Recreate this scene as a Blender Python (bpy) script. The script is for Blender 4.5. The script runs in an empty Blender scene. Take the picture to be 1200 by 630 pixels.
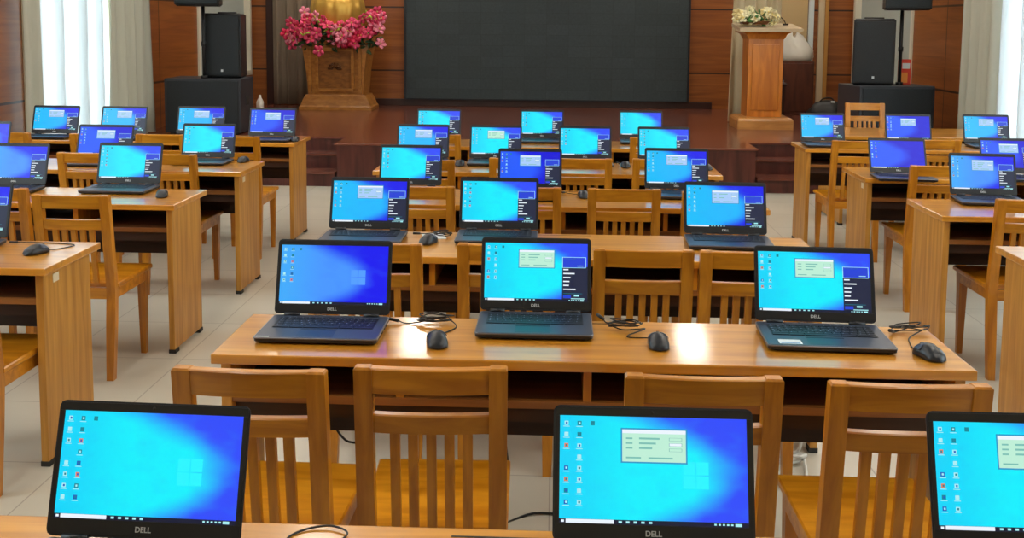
import bpy, bmesh, math, random
from mathutils import Vector, Matrix, Euler
R = math.radians
sc = bpy.context.scene
COL = sc.collection
random.seed(7)

# ------------------------------------------------------------------ materials
def nodes(name):
    m = bpy.data.materials.new(name); m.use_nodes = True
    nt = m.node_tree; b = nt.nodes['Principled BSDF']
    return m, nt, b
def srgb(r, g, b):
    f = lambda c: (c/255/12.92) if c/255 <= .04045 else ((c/255+.055)/1.055)**2.4
    return (f(r), f(g), f(b), 1)
def plain(name, col, rough=.5, metal=0, spec=.5, coat=0):
    m, nt, b = nodes(name)
    b.inputs['Base Color'].default_value = srgb(*col)
    b.inputs['Roughness'].default_value = rough
    b.inputs['Metallic'].default_value = metal
    b.inputs['Specular IOR Level'].default_value = spec
    b.inputs['Coat Weight'].default_value = coat
    return m
def emis(name, col, s=1.0):
    m, nt, b = nodes(name)
    b.inputs['Base Color'].default_value = (0, 0, 0, 1)
    b.inputs['Roughness'].default_value = .35
    b.inputs['Emission Color'].default_value = srgb(*col)
    b.inputs['Emission Strength'].default_value = s
    return m
def wood(name, dark, light, scale, rough=.35, coat=0.0, bump=.05, detail=6, vary=.1):
    """scale: object-space noise scale (small along the grain)"""
    m, nt, b = nodes(name)
    N = nt.nodes; Lk = nt.links.new
    tc = N.new('ShaderNodeTexCoord'); mp = N.new('ShaderNodeMapping')
    mp.inputs['Scale'].default_value = scale
    oi = N.new('ShaderNodeObjectInfo')
    ad = N.new('ShaderNodeVectorMath'); ad.operation = 'ADD'
    mu = N.new('ShaderNodeMath'); mu.operation = 'MULTIPLY'; mu.inputs[1].default_value = 37
    Lk(oi.outputs['Random'], mu.inputs[0])
    Lk(tc.outputs['Object'], mp.inputs['Vector']); Lk(mp.outputs[0], ad.inputs[0]); Lk(mu.outputs[0], ad.inputs[1])
    n1 = N.new('ShaderNodeTexNoise'); n1.inputs['Scale'].default_value = 1; n1.inputs['Detail'].default_value = detail; n1.inputs['Distortion'].default_value = .6
    Lk(ad.outputs[0], n1.inputs['Vector'])
    cr = N.new('ShaderNodeValToRGB')
    cr.color_ramp.elements[0].position = .34; cr.color_ramp.elements[0].color = srgb(*dark)
    cr.color_ramp.elements[1].position = .66; cr.color_ramp.elements[1].color = srgb(*light)
    Lk(n1.outputs['Fac'], cr.inputs[0])
    hs = N.new('ShaderNodeHueSaturation')
    mr = N.new('ShaderNodeMapRange'); mr.inputs['To Min'].default_value = 1-vary; mr.inputs['To Max'].default_value = 1+vary
    Lk(oi.outputs['Random'], mr.inputs['Value']); Lk(mr.outputs[0], hs.inputs['Value'])
    Lk(cr.outputs[0], hs.inputs['Color']); Lk(hs.outputs[0], b.inputs['Base Color'])
    b.inputs['Roughness'].default_value = rough
    b.inputs['Coat Weight'].default_value = coat; b.inputs['Coat Roughness'].default_value = .11
    bp = N.new('ShaderNodeBump'); bp.inputs['Strength'].default_value = bump; bp.inputs['Distance'].default_value = .01
    Lk(n1.outputs['Fac'], bp.inputs['Height']); Lk(bp.outputs[0], b.inputs['Normal'])
    return m

M = {}
M['top'] = wood('table_top_wood', (188, 120, 26), (220, 152, 46), (2.2, 26, 26), .32, 1.0, .008, vary=.04)
M['panel'] = wood('desk_panel_wood', (172, 116, 40), (204, 148, 64), (30, 30, 2.2), .42, .1, .04, vary=.05)
M['inner'] = wood('desk_inner_shaded_wood', (40, 22, 14), (62, 34, 20), (2, 26, 26), .5, .0, .04)  # compartment shade put into the colour, far darker than the panels
M['chairx'] = wood('chair_rail_wood', (172, 104, 14), (208, 138, 30), (3, 30, 30), .34, .2, .03)
M['chairz'] = wood('chair_post_wood', (168, 101, 14), (204, 133, 30), (30, 30, 3), .34, .2, .03)
M['seat'] = wood('chair_seat_wood', (184, 112, 14), (222, 150, 34), (3, 18, 18), .3, .25, .03)
M['inner2'] = wood('shelf_board_shaded_wood', (74, 42, 22), (104, 62, 32), (2, 26, 26), .5, .0, .04)  # shelf board darkened in colour to stand for compartment shade
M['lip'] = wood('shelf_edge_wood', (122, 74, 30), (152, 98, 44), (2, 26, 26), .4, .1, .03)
M['pad'] = plain('dark_pad', (40, 38, 36), .7)
M['tagw'] = plain('cream_tag', (225, 210, 180), .5)
M['black'] = plain('black_plastic', (24, 27, 34), .38)
M['lid'] = plain('lid_plastic', (38, 43, 54), .42)
M['deck'] = plain('deck_plastic', (58, 68, 86), .36)
M['rim'] = plain('silver_rim', (110, 112, 120), .3, .6)
M['key'] = plain('key_plastic', (26, 31, 42), .4)
M['keyline'] = plain('key_print', (150, 168, 195), .5)
M['pad2'] = plain('touchpad_plastic', (36, 44, 60), .3)
M['logo'] = plain('logo_grey', (205, 210, 215), .4)
M['sticker'] = plain('sticker_white', (220, 228, 235), .5)
M['stickb'] = plain('sticker_blue', (120, 160, 200), .5)
M['mouse'] = plain('mouse_plastic', (28, 32, 40), .34)
M['mouse2'] = plain('mouse_button_plastic', (60, 72, 92), .3)
M['cable'] = plain('cable_rubber', (22, 20, 20), .5)
M['wcable'] = plain('white_cable_rubber', (215, 215, 210), .5)
# screen contents (all of them give light)
M['taskbar'] = emis('screen_taskbar', (14, 22, 50), 1)
M['white'] = emis('screen_white', (235, 245, 255), 1)
M['popup'] = emis('screen_window', (190, 238, 215), 1)
M['popb'] = emis('screen_window_pale_blue', (170, 205, 250), 1)
M['text'] = emis('screen_text', (120, 190, 180), 1)
M['side'] = emis('screen_sidebar', (30, 38, 66), 1)
M['sbox'] = emis('screen_sidebar_box', (34, 66, 215), 1)
M['frame'] = emis('screen_outline', (40, 150, 200), 1)
M['ic1'] = emis('screen_icon_pale', (170, 235, 240), 1)
M['ic2'] = emis('screen_icon_teal', (20, 130, 150), 1)
M['ic3'] = emis('screen_icon_orange', (225, 130, 90), 1)
M['ic4'] = emis('screen_icon_blue', (30, 90, 190), 1)
M['lighttile'] = emis('screen_light_tile', (36, 243, 255), 1)
M['lighttileb'] = emis('screen_light_tile_blue', (82, 158, 255), 1)

def wallpaper(name, left, mid, right, edge=.70):
    m, nt, b = nodes(name); N = nt.nodes; Lk = nt.links.new
    b.inputs['Base Color'].default_value = (0, 0, 0, 1); b.inputs['Roughness'].default_value = .35
    uv = N.new('ShaderNodeUVMap'); uv.uv_map = 'UVMap'
    sx = N.new('ShaderNodeSeparateXYZ'); Lk(uv.outputs[0], sx.inputs[0])
    def math_(op, a, c, clamp=False):
        n = N.new('ShaderNodeMath'); n.operation = op; n.use_clamp = clamp
        for i, v in enumerate((a, c)):
            if v is None: continue
            if isinstance(v, (int, float)): n.inputs[i].default_value = v
            else: Lk(v, n.inputs[i])
        return n.outputs[0]
    def sstep(v, a, c):
        n = N.new('ShaderNodeMapRange'); n.interpolation_type = 'SMOOTHSTEP'
        n.inputs['From Min'].default_value = a; n.inputs['From Max'].default_value = c
        Lk(v, n.inputs['Value']); return n.outputs[0]
    u, v = sx.outputs[0], sx.outputs[1]
    # beam that widens away from the light tile at (edge,.48)
    dv = math_('ABSOLUTE', math_('SUBTRACT', v, .46), None)
    wid = math_('ADD', math_('MULTIPLY', math_('SUBTRACT', edge, u), .75), .24)
    inside = sstep(math_('SUBTRACT', wid, dv), -.16, .16)
    fallx = sstep(u, edge+.22, edge-.10)
    f = math_('MULTIPLY', inside, fallx, True)
    nz = N.new('ShaderNodeTexNoise'); nz.inputs['Scale'].default_value = 5; Lk(uv.outputs[0], nz.inputs['Vector'])
    f2 = math_('ADD', f, math_('MULTIPLY', math_('SUBTRACT', nz.outputs['Fac'], .5), .35), True)
    mx = N.new('ShaderNodeMix'); mx.data_type = 'RGBA'
    Lk(f2, mx.inputs['Factor']); mx.inputs['A'].default_value = srgb(*right); mx.inputs['B'].default_value = srgb(*mid)
    mx2 = N.new('ShaderNodeMix'); mx2.data_type = 'RGBA'
    Lk(math_('MULTIPLY', sstep(u, .45, .0), .8), mx2.inputs['Factor'])
    Lk(mx.outputs['Result'], mx2.inputs['A']); mx2.inputs['B'].default_value = srgb(*left)
    Lk(mx2.outputs['Result'], b.inputs['Emission Color']); b.inputs['Emission Strength'].default_value = 1.0
    return m
M['wp_cyan'] = wallpaper('wallpaper_cyan', (0, 205, 250), (0, 238, 255), (45, 75, 250), .80)  # screen tints from viewing angle and exposure put into the wallpaper colours
M['wp_mid'] = wallpaper('wallpaper_sky_blue', (0, 190, 250), (25, 185, 255), (20, 25, 235), .72)
M['wp_blue'] = wallpaper('wallpaper_blue', (60, 175, 250), (70, 150, 255), (12, 18, 240), .70)
M['wp_deep'] = wallpaper('wallpaper_deep_blue', (25, 90, 245), (30, 90, 255), (8, 12, 215), .60)

# ------------------------------------------------------------------ mesh helpers
class MB:
    def __init__(s): s.bm = bmesh.new(); s.mats = []
    def mi(s, m):
        if m not in s.mats: s.mats.append(m)
        return s.mats.index(m)
    def _set(s, faces, m):
        i = s.mi(m)
        for f in faces: f.material_index = i
    def box(s, x0, x1, y0, y1, z0, z1, m, bev=0, seg=2):
        vs = [s.bm.verts.new((x, y, z)) for z in (z0, z1) for y in (y0, y1) for x in (x0, x1)]
        fs = [s.bm.faces.new([vs[i] for i in q]) for q in ((0,2,3,1),(4,5,7,6),(0,1,5,4),(2,6,7,3),(0,4,6,2),(1,3,7,5))]
        s._set(fs, m)
        if bev:
            es = list({e for f in fs for e in f.edges})
            r = bmesh.ops.bevel(s.bm, geom=es, offset=bev, segments=seg, profile=.6, affect='EDGES')
            s._set(r['faces'], m)
        return s
    def loft(s, rings, m, close=True, cap=True, smooth=False):
        """rings: lists of points with equal count"""
        rs = [[s.bm.verts.new(p) for p in r] for r in rings]
        n = len(rs[0]); fs = []
        for a, b in zip(rs, rs[1:]):
            for i in range(n if close else n-1):
                j = (i+1) % n
                fs.append(s.bm.faces.new((a[i], a[j], b[j], b[i])))
        if cap and close:
            fs.append(s.bm.faces.new(rs[0][::-1])); fs.append(s.bm.faces.new(rs[-1]))
        s._set(fs, m)
        if smooth:
            for f in fs: f.smooth = True
        return s
    def cyl(s, p, q, r, m, n=12, r2=None, smooth=True):
        p = Vector(p); q = Vector(q); d = (q-p).normalized()
        a = d.orthogonal().normalized(); b = d.cross(a)
        r2 = r if r2 is None else r2
        rg = [[c + (a*math.cos(t)+b*math.sin(t))*rr for t in [2*math.pi*i/n for i in range(n)]] for c, rr in ((p, r), (q, r2))]
        return s.loft(rg, m, smooth=smooth)
    def tube(s, pts, r, m, n=6):
        pts = [Vector(p) for p in pts]; rg = []
        a = None
        for i, p in enumerate(pts):
            d = (pts[min(i+1, len(pts)-1)] - pts[max(i-1, 0)])
            if d.length < 1e-9: d = Vector((1, 0, 0))
            d.normalize()
            if a is None: a = d.orthogonal().normalized()
            a = (a - d*a.dot(d))
            if a.length < 1e-6: a = d.orthogonal()
            a.normalize(); b = d.cross(a)
            rg.append([p + (a*math.cos(2*math.pi*k/n)+b*math.sin(2*math.pi*k/n))*r for k in range(n)])
        return s.loft(rg, m, smooth=True)
    def lathe(s, prof, m, n=24, c=(0, 0), lobes=0, amp=0):
        rg = []
        for z, r in prof:
            rg.append([(c[0]+r*(1+amp*math.cos(lobes*t))*math.cos(t), c[1]+r*(1+amp*math.cos(lobes*t))*math.sin(t), z) for t in [2*math.pi*i/n for i in range(n)]])
        return s.loft(rg, m, smooth=True)
    def quad(s, pts, m, uv=None):
        vs = [s.bm.verts.new(p) for p in pts]; f = s.bm.faces.new(vs); s._set([f], m)
        l = s.bm.loops.layers.uv.get('UVMap') or s.bm.loops.layers.uv.new('UVMap')
        for lp, c in zip(f.loops, uv or ((0,0),(1,0),(1,1),(0,1))): lp[l].uv = c
        return s
    def xf(s, mat): s.bm.transform(mat); return s
    def mesh(s, name):
        bmesh.ops.recalc_face_normals(s.bm, faces=[f for f in s.bm.faces if len(f.edges[0].link_faces) > 1])
        me = bpy.data.meshes.new(name); s.bm.to_mesh(me); s.bm.free()
        for k in s.mats: me.materials.append(M[k])
        return me
def add(name, me, parent=None, loc=(0, 0, 0), rot=(0, 0, 0), scale=(1, 1, 1)):
    if isinstance(me, MB): me = me.mesh(name)
    o = bpy.data.objects.new(name, me); COL.objects.link(o)
    o.location = loc; o.rotation_euler = rot; o.scale = scale
    if parent: o.parent = parent
    return o
def tag(o, label, cat, group=None, kind=None):
    o['label'] = label; o['category'] = cat
    if group: o['group'] = group
    if kind: o['kind'] = kind
    return o
def thing(name, loc, label, cat, group=None, rz=0, scale=(1, 1, 1)):
    return tag(add(name, None, None, loc, (0, 0, rz), scale), label, cat, group)
def struct(name, me):
    o = add(name, me); o['kind'] = 'structure'; return o
def copy_tree(o, parent=None):
    c = o.copy(); COL.objects.link(c)
    if parent: c.parent = parent
    for ch in list(o.children): copy_tree(ch, c)
    return c

# ------------------------------------------------------------------ room constants
XL, XR, YF, YB, ZC = -4.5, 4.3, 15.1, -3.2, 4.2
SZ = .44     # stage height

def tile_floor():
    m, nt, b = nodes('floor_tiles'); N = nt.nodes; Lk = nt.links.new
    tc = N.new('ShaderNodeTexCoord')
    br = N.new('ShaderNodeTexBrick'); br.offset = 0; br.squash = 1
    br.inputs['Scale'].default_value = 1; br.inputs['Brick Width'].default_value = .6; br.inputs['Row Height'].default_value = .6
    br.inputs['Mortar Size'].default_value = .003
    br.inputs['Color1'].default_value = srgb(206, 200, 186); br.inputs['Color2'].default_value = srgb(200, 194, 179)
    br.inputs['Mortar'].default_value = srgb(164, 156, 143)
    Lk(tc.outputs['Object'], br.inputs['Vector'])
    nz = N.new('ShaderNodeTexNoise'); nz.inputs['Scale'].default_value = 3; nz.inputs['Detail'].default_value = 6; Lk(tc.outputs['Object'], nz.inputs['Vector'])
    mx = N.new('ShaderNodeMix'); mx.data_type = 'RGBA'; mx.blend_type = 'MULTIPLY'; mx.inputs['Factor'].default_value = .15
    Lk(br.outputs['Color'], mx.inputs['A']); Lk(nz.outputs['Fac'], mx.inputs['B']); Lk(mx.outputs['Result'], b.inputs['Base Color'])
    b.inputs['Roughness'].default_value = .3
    return m
def wall_wood(name, axis):
    """brown wood panelling with dark horizontal joints every .95 m and vertical joints"""
    m, nt, b = nodes(name); N = nt.nodes; Lk = nt.links.new
    tc = N.new('ShaderNodeTexCoord')
    mp = N.new('ShaderNodeMapping'); mp.inputs['Scale'].default_value = (.8, .8, 14)
    n1 = N.new('ShaderNodeTexNoise'); n1.inputs['Scale'].default_value = 1; n1.inputs['Detail'].default_value = 6; n1.inputs['Distortion'].default_value = 1
    Lk(tc.outputs['Object'], mp.inputs['Vector']); Lk(mp.outputs[0], n1.inputs['Vector'])
    cr = N.new('ShaderNodeValToRGB')
    cr.color_ramp.elements[0].position = .3; cr.color_ramp.elements[0].color = srgb(124, 66, 22)
    cr.color_ramp.elements[1].position = .7; cr.color_ramp.elements[1].color = srgb(158, 92, 38)
    Lk(n1.outputs['Fac'], cr.inputs[0])
    sx = N.new('ShaderNodeSeparateXYZ'); Lk(tc.outputs['Object'], sx.inputs[0])
    def joint(out, period, off, w):
        a = N.new('ShaderNodeMath'); a.operation = 'SUBTRACT'; Lk(out, a.inputs[0]); a.inputs[1].default_value = off
        p = N.new('ShaderNodeMath'); p.operation = 'PINGPONG'; Lk(a.outputs[0], p.inputs[0]); p.inputs[1].default_value = period/2
        l = N.new('ShaderNodeMath'); l.operation = 'LESS_THAN'; Lk(p.outputs[0], l.inputs[0]); l.inputs[1].default_value = w
        return l.outputs[0]
    j1 = joint(sx.outputs[2], .93, .96, .011)
    j2 = joint(sx.outputs[axis], 2.6, 1.1, .008)
    mxx = N.new('ShaderNodeMath'); mxx.operation = 'MAXIMUM'; Lk(j1, mxx.inputs[0]); Lk(j2, mxx.inputs[1])
    mx = N.new('ShaderNodeMix'); mx.data_type = 'RGBA'; Lk(mxx.outputs[0], mx.inputs['Factor'])
    Lk(cr.outputs[0], mx.inputs['A']); mx.inputs['B'].default_value = srgb(50, 22, 10)
    Lk(mx.outputs['Result'], b.inputs['Base Color'])
    b.inputs['Roughness'].default_value = .42; b.inputs['Coat Weight'].default_value = .04
    return m
M['floor'] = tile_floor()
M['wallx'] = wall_wood('wall_panelling_front', 0)
M['wally'] = wall_wood('wall_panelling_side', 1)
M['cream'] = plain('cream_paint', (226, 212, 176), .7)
M['ceil'] = plain('ceiling_paint', (228, 224, 215), .8)
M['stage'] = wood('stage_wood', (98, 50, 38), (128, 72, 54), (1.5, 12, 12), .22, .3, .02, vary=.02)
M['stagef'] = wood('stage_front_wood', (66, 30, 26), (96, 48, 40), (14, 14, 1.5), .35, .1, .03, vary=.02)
M['darkwood'] = plain('dark_baseboard', (52, 24, 18), .4)
M['winframe'] = plain('window_frame_white', (215, 208, 188), .5)
M['blind'] = plain('grey_blind', (168, 176, 170), .7)
M['day'] = emis('daylight_glass', (220, 240, 246), 6)
M['lamp'] = emis('lamp_diffuser', (255, 246, 232), 16.5)

def cloth(name, col, trans=0.0, rough=.85):
    m, nt, b = nodes(name); N = nt.nodes; Lk = nt.links.new
    b.inputs['Base Color'].default_value = srgb(*col); b.inputs['Roughness'].default_value = rough
    b.inputs['Specular IOR Level'].default_value = .1
    if trans:
        t = N.new('ShaderNodeBsdfTranslucent'); t.inputs[0].default_value = srgb(*col)
        mx = N.new('ShaderNodeMixShader'); mx.inputs[0].default_value = trans
        out = N['Material Output']
        Lk(b.outputs[0], mx.inputs[1]); Lk(t.outputs[0], mx.inputs[2]); Lk(mx.outputs[0], out.inputs[0])
    return m
M['sheer'] = cloth('sheer_curtain_cloth', (232, 236, 238), .5)
M['drape'] = cloth('grey_white_drape_cloth', (186, 186, 172), .1)
M['gcurt'] = cloth('taupe_curtain_cloth', (138, 124, 108))
M['ccurt'] = cloth('cream_curtain_cloth', (205, 192, 160))
M['wcloth'] = cloth('white_cloth', (205, 200, 190))

# floor / ceiling / walls
struct('floor', MB().box(XL-.2, XR+.2, YB-.2, YF+1.5, -.1, 0, 'floor'))
struct('ceiling', MB().box(XL-.2, XR+.2, YB-.2, YF+1.5, ZC, ZC+.1, 'ceil'))
def wall_side(name, x0, x1, wins):
    mb = MB(); y = YB
    for (a, b, z0, z1) in wins:
        mb.box(x0, x1, y, a, 0, 3.3, 'wally'); mb.box(x0, x1, a, b, 0, z0, 'wally'); mb.box(x0, x1, a, b, z1, 3.3, 'wally') if z1 < 3.3 else None; y = b
    mb.box(x0, x1, y, YF+.1, 0, 3.3, 'wally'); mb.box(x0, x1, YB, YF+.1, 3.3, ZC, 'cream')  # unseen cream band above the panelling, added to brighten the room
    return struct(name, mb)
WL = [(1.0, 3.0, .9, 3.2), (4.6, 6.4, .9, 3.2), (8.50, 10.22, .3, 3.3), (12.75, 15.0, .88, 3.3)]
WR = [(1.0, 3.0, .9, 3.2), (4.6, 6.4, .9, 3.2), (7.6, 10.15, .3, 3.3), (12.55, 15.0, .86, 3.3)]
wall_side('wall_left', XL-.2, XL, WL)
wall_side('wall_right', XR, XR+.2, WR)
struct('wall_rear', MB().box(XL-.2, XR+.2, YB-.2, YB, 0, ZC, 'cream'))
n = 0
for side, wins in ((-1, WL), (1, WR)):
    xw = XL if side < 0 else XR
    for i, (a, b, z0, z1) in enumerate(wins):
        n += 1
        xi, xo = (xw, xw+side*.12)
        lo, hi = min(xi-side*.02, xo), max(xi-side*.02, xo)
        mb = MB(); w = .07
        mb.box(lo, hi, a, a+w, z0, z1, 'winframe'); mb.box(lo, hi, b-w, b, z0, z1, 'winframe')
        mb.box(lo, hi, a+w, b-w, z0, z0+w, 'winframe'); mb.box(lo, hi, a+w, b-w, z1-w, z1, 'winframe')
        if i < 3: mb.box(lo+.02, hi-.02, (a+b)/2-.03, (a+b)/2+.03, z0+w, z1-w, 'winframe')
        o = struct('window_%d' % n, mb)
        px0, px1 = sorted((xw+side*.07, xw+side*.09))
        g = add('blind' if i == 3 else 'pane', MB().box(px0, px1, a+w, b-w, z0+w, z1-w, 'blind' if i == 3 else 'day'), o)

# front wall with a doorway to the cream back room
mb = MB()
mb.box(XL, 2.98, YF, YF+.2, 0, 3.1, 'wallx'); mb.box(3.70, XR, YF, YF+.2, 0, 3.1, 'wallx'); mb.box(2.98, 3.70, YF, YF+.2, 2.6, 3.1, 'wallx'); mb.box(XL, XR, YF, YF+.2, 3.1, ZC, 'cream')  # unseen cream upper part added for brighter desk reflections
mb.box(2.98, 3.70, YF, YF+.2, 0, SZ, 'wallx')
struct('wall_front', mb)
mb = MB(); mb.box(2.6, 4.1, YF+1.2, YF+1.3, 0, ZC, 'cream'); mb.box(2.5, 2.6, YF+.2, YF+1.3, 0, ZC, 'cream'); mb.box(4.1, 4.2, YF+.2, YF+1.3, 0, ZC, 'cream')
mb.box(2.6, 4.1, YF+.2, YF+1.2, 0, SZ, 'stage')
struct('wall_back_room', mb)
M['trimgold'] = plain('trim_gold', (176, 124, 56), .4); M['trimbeige'] = plain('trim_beige', (196, 176, 144), .5); M['trimwhite'] = plain('trim_white', (205, 214, 214), .5)
struct('trim_1', MB().box(3.66, 3.73, YF-.06, YF, SZ, ZC, 'trimwhite', .006))
struct('trim_2', MB().box(3.80, 3.885, YF-.05, YF, SZ, ZC, 'trimbeige', .006))
struct('trim_3', MB().box(3.885, 3.94, YF-.07, YF, SZ, ZC, 'trimgold', .006))
struct('gap_shade_strip', MB().box(-4.28, -4.14, YF-.05, YF, SZ, ZC, 'darkwood', .006))  # dark strip standing in for the shaded gap beside the taupe curtain
struct('baseboard_front', MB().box(-2.75, 2.3, YF-.04, YF, SZ, SZ+.10, 'darkwood', .005))

# stage
st = thing('stage', (0, 0, 0), 'dark red-brown wooden stage with three steps on each side of its front', 'stage')
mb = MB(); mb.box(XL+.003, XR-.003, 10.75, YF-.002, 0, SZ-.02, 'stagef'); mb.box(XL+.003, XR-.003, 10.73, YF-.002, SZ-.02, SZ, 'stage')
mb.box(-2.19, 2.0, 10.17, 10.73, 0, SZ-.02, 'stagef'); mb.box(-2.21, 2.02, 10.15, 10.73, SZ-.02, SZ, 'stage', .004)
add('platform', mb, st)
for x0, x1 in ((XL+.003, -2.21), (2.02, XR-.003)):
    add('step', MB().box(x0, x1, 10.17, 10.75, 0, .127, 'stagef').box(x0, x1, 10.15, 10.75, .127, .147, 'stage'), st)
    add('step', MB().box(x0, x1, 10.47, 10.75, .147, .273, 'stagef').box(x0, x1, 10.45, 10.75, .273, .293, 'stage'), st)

# video wall
def led():
    m, nt, b = nodes('led_panel'); N = nt.nodes; Lk = nt.links.new
    tc = N.new('ShaderNodeTexCoord')
    br = N.new('ShaderNodeTexBrick'); br.offset = 0
    br.inputs['Brick Width'].default_value = .32; br.inputs['Row Height'].default_value = .16; br.inputs['Scale'].default_value = 1; br.inputs['Mortar Size'].default_value = .002
    br.inputs['Color1'].default_value = srgb(50, 62, 66); br.inputs['Color2'].default_value = srgb(44, 56, 60); br.inputs['Mortar'].default_value = srgb(34, 42, 46)
    mp = N.new('ShaderNodeMapping'); mp.inputs['Rotation'].default_value = (R(90), 0, 0)
    Lk(tc.outputs['Object'], mp.inputs['Vector']); Lk(mp.outputs[0], br.inputs['Vector'])
    nz = N.new('ShaderNodeTexNoise'); nz.inputs['Scale'].default_value = 30; Lk(tc.outputs['Object'], nz.inputs['Vector'])
    mx = N.new('ShaderNodeMix'); mx.data_type = 'RGBA'; mx.blend_type = 'OVERLAY'; mx.inputs['Factor'].default_value = .35
    Lk(br.outputs['Color'], mx.inputs['A']); Lk(nz.outputs['Fac'], mx.inputs['B']); Lk(mx.outputs['Result'], b.inputs['Base Color'])
    b.inputs['Roughness'].default_value = .6
    return m
M['led'] = led()
vw = thing('video_wall', (-.13, YF, SZ+.10), 'huge switched-off dark grey video wall above the stage', 'screen')
add('display_panel', MB().box(-2.05, 2.05, -.10, -.0, .02, 2.5, 'led'), vw)
add('frame', MB().box(-2.085, -2.05, -.11, 0, 0, 2.54, 'black', .003).box(2.05, 2.085, -.11, 0, 0, 2.54, 'black', .003).box(-2.05, 2.05, -.11, 0, 0, .02, 'black').box(-2.05, 2.05, -.11, 0, 2.5, 2.54, 'black'), vw)

# ceiling lamps
lg = None
for ly in (1.4, 4.4, 7.4, 10.4, 13.7):
    for lx in (-3.6, -1.85, 1.9, 3.5):
        if lg is None:
            lg = thing('ceiling_light', (lx, ly, ZC), 'white rectangular ceiling light panel', 'ceiling light', 'ceiling lights of the hall')
            add('housing', MB().box(-.21, .21, -.62, .62, -.07, 0, 'winframe', .006), lg)
            add('diffuser', MB().box(-.18, .18, -.58, .58, -.085, -.07, 'lamp'), lg)
        else:
            o = copy_tree(lg); o.location = (lx, ly, ZC)

o = copy_tree(lg); o.location = (3.1, YF+.72, ZC); o.rotation_euler = (0, 0, R(90))  # unseen lamp added to brighten the cream back room

# curtains: folded sheets with thickness
def folds(axis, a, b, base, z0, z1, amp, period, m, top_in=0, seed=0, side=1, nz=10, flare=0.0, pinch=None):
    """axis 'y': runs along Y on a side wall at X=base; 'x': runs along X at Y=base"""
    rnd = random.Random(seed); k = max(8, int(abs(b-a)/period*(40 if pinch else 10))); ph = [rnd.uniform(0, 6) for _ in range(3)]
    mb = MB(); front, back = [], []
    for j in range(nz+1):
        t = j/nz; z = z0+(z1-z0)*t; fr, bk = [], []
        for i in range(k+1):
            s_ = i/k; q = a+(b-a)*s_ + (top_in*t)*(0.5-s_) + flare*(1-t)*(s_-.5)
            d = amp*(math.sin(2*math.pi*(q-a)/period+ph[0]+.25*math.sin(3*t+ph[1])) + .4*math.sin(2*math.pi*(q-a)/period*2.3+ph[2])) * (.75+.25*(1-t))
            if pinch:
                for pc in pinch: d += .085*math.exp(-((q-pc-.03*(t-.2))/.016)**2)
            for lst, off in ((fr, 0), (bk, .004)):
                lst.append((base+side*(d+off), q, z) if axis == 'y' else (q, base+side*(d+off), z))
        front.append(fr); back.append(bk[::-1])
    mb.loft([f+b_ for f, b_ in zip(front, back)], m, smooth=True)
    return mb
def rod(axis, a, b, base, z):
    return MB().cyl((base, a, z) if axis == 'y' else (a, base, z), (base, b, z) if axis == 'y' else (b, base, z), .018, 'winframe')
c = thing('window_curtain', (XL+.14, 9.8, .36), 'bright sheer curtain with grey drapes at both sides, on the wall left of the speakers', 'curtain')
def rel(mb, o): return mb.xf(Matrix.Translation(-Vector(o.location)))
add('sheer', rel(folds('y', 8.45, 9.90, XL+.12, .36, 3.5, .012, .33, 'sheer', seed=3, side=1, pinch=(8.80, 9.28, 9.62)), c), c)
add('drape', rel(folds('y', 8.22, 8.50, XL+.15, .36, 3.5, .032, .20, 'drape', seed=1), c), c)
add('drape', rel(folds('y', 9.82, 10.86, XL+.15, .46, 3.5, .035, .24, 'drape', seed=2, top_in=.12), c), c)
add('curtain_rod', rel(rod('y', 8.0, 11.3, XL+.14, 3.52), c), c)
c = thing('window_curtain', (XR-.14, 9.5, .36), 'floor-length grey-white curtain with bright sheer, on the wall beside the red and orange carton', 'curtain')
add('sheer', rel(folds('y', 7.4, 9.92, XR-.12, .36, 3.5, .012, .33, 'sheer', seed=5, side=-1, pinch=(8.2, 8.7, 9.2, 9.6)), c), c)
add('drape', rel(folds('y', 9.82, 10.70, XR-.15, .46, 3.5, .035, .22, 'drape', seed=6, side=-1, top_in=.1), c), c)
add('curtain_rod', rel(rod('y', 7.9, 11.2, XR-.14, 3.52), c), c)
c = thing('stage_curtain', (-3.9, 14.75, SZ), 'taupe pleated stage curtain hanging behind the carved wooden pedestal', 'curtain')
add('drape', rel(folds('x', -4.16, -3.10, 14.97, SZ+.01, 3.9, .045, .17, 'gcurt', seed=7), c), c)
add('curtain_rod', rel(rod('x', -4.2, -3.0, 14.97, 3.92), c), c)
c = thing('stage_curtain', (2.6, 13.4, SZ), 'cream pleated curtain hanging behind the wooden lectern', 'curtain')
add('drape', rel(folds('x', 2.26, 2.80, 13.05, SZ+.01, 3.9, .045, .15, 'ccurt', seed=8, flare=.14, top_in=.04), c), c)
add('curtain_rod', rel(rod('x', 2.1, 3.0, 13.05, 3.92), c), c)

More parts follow.
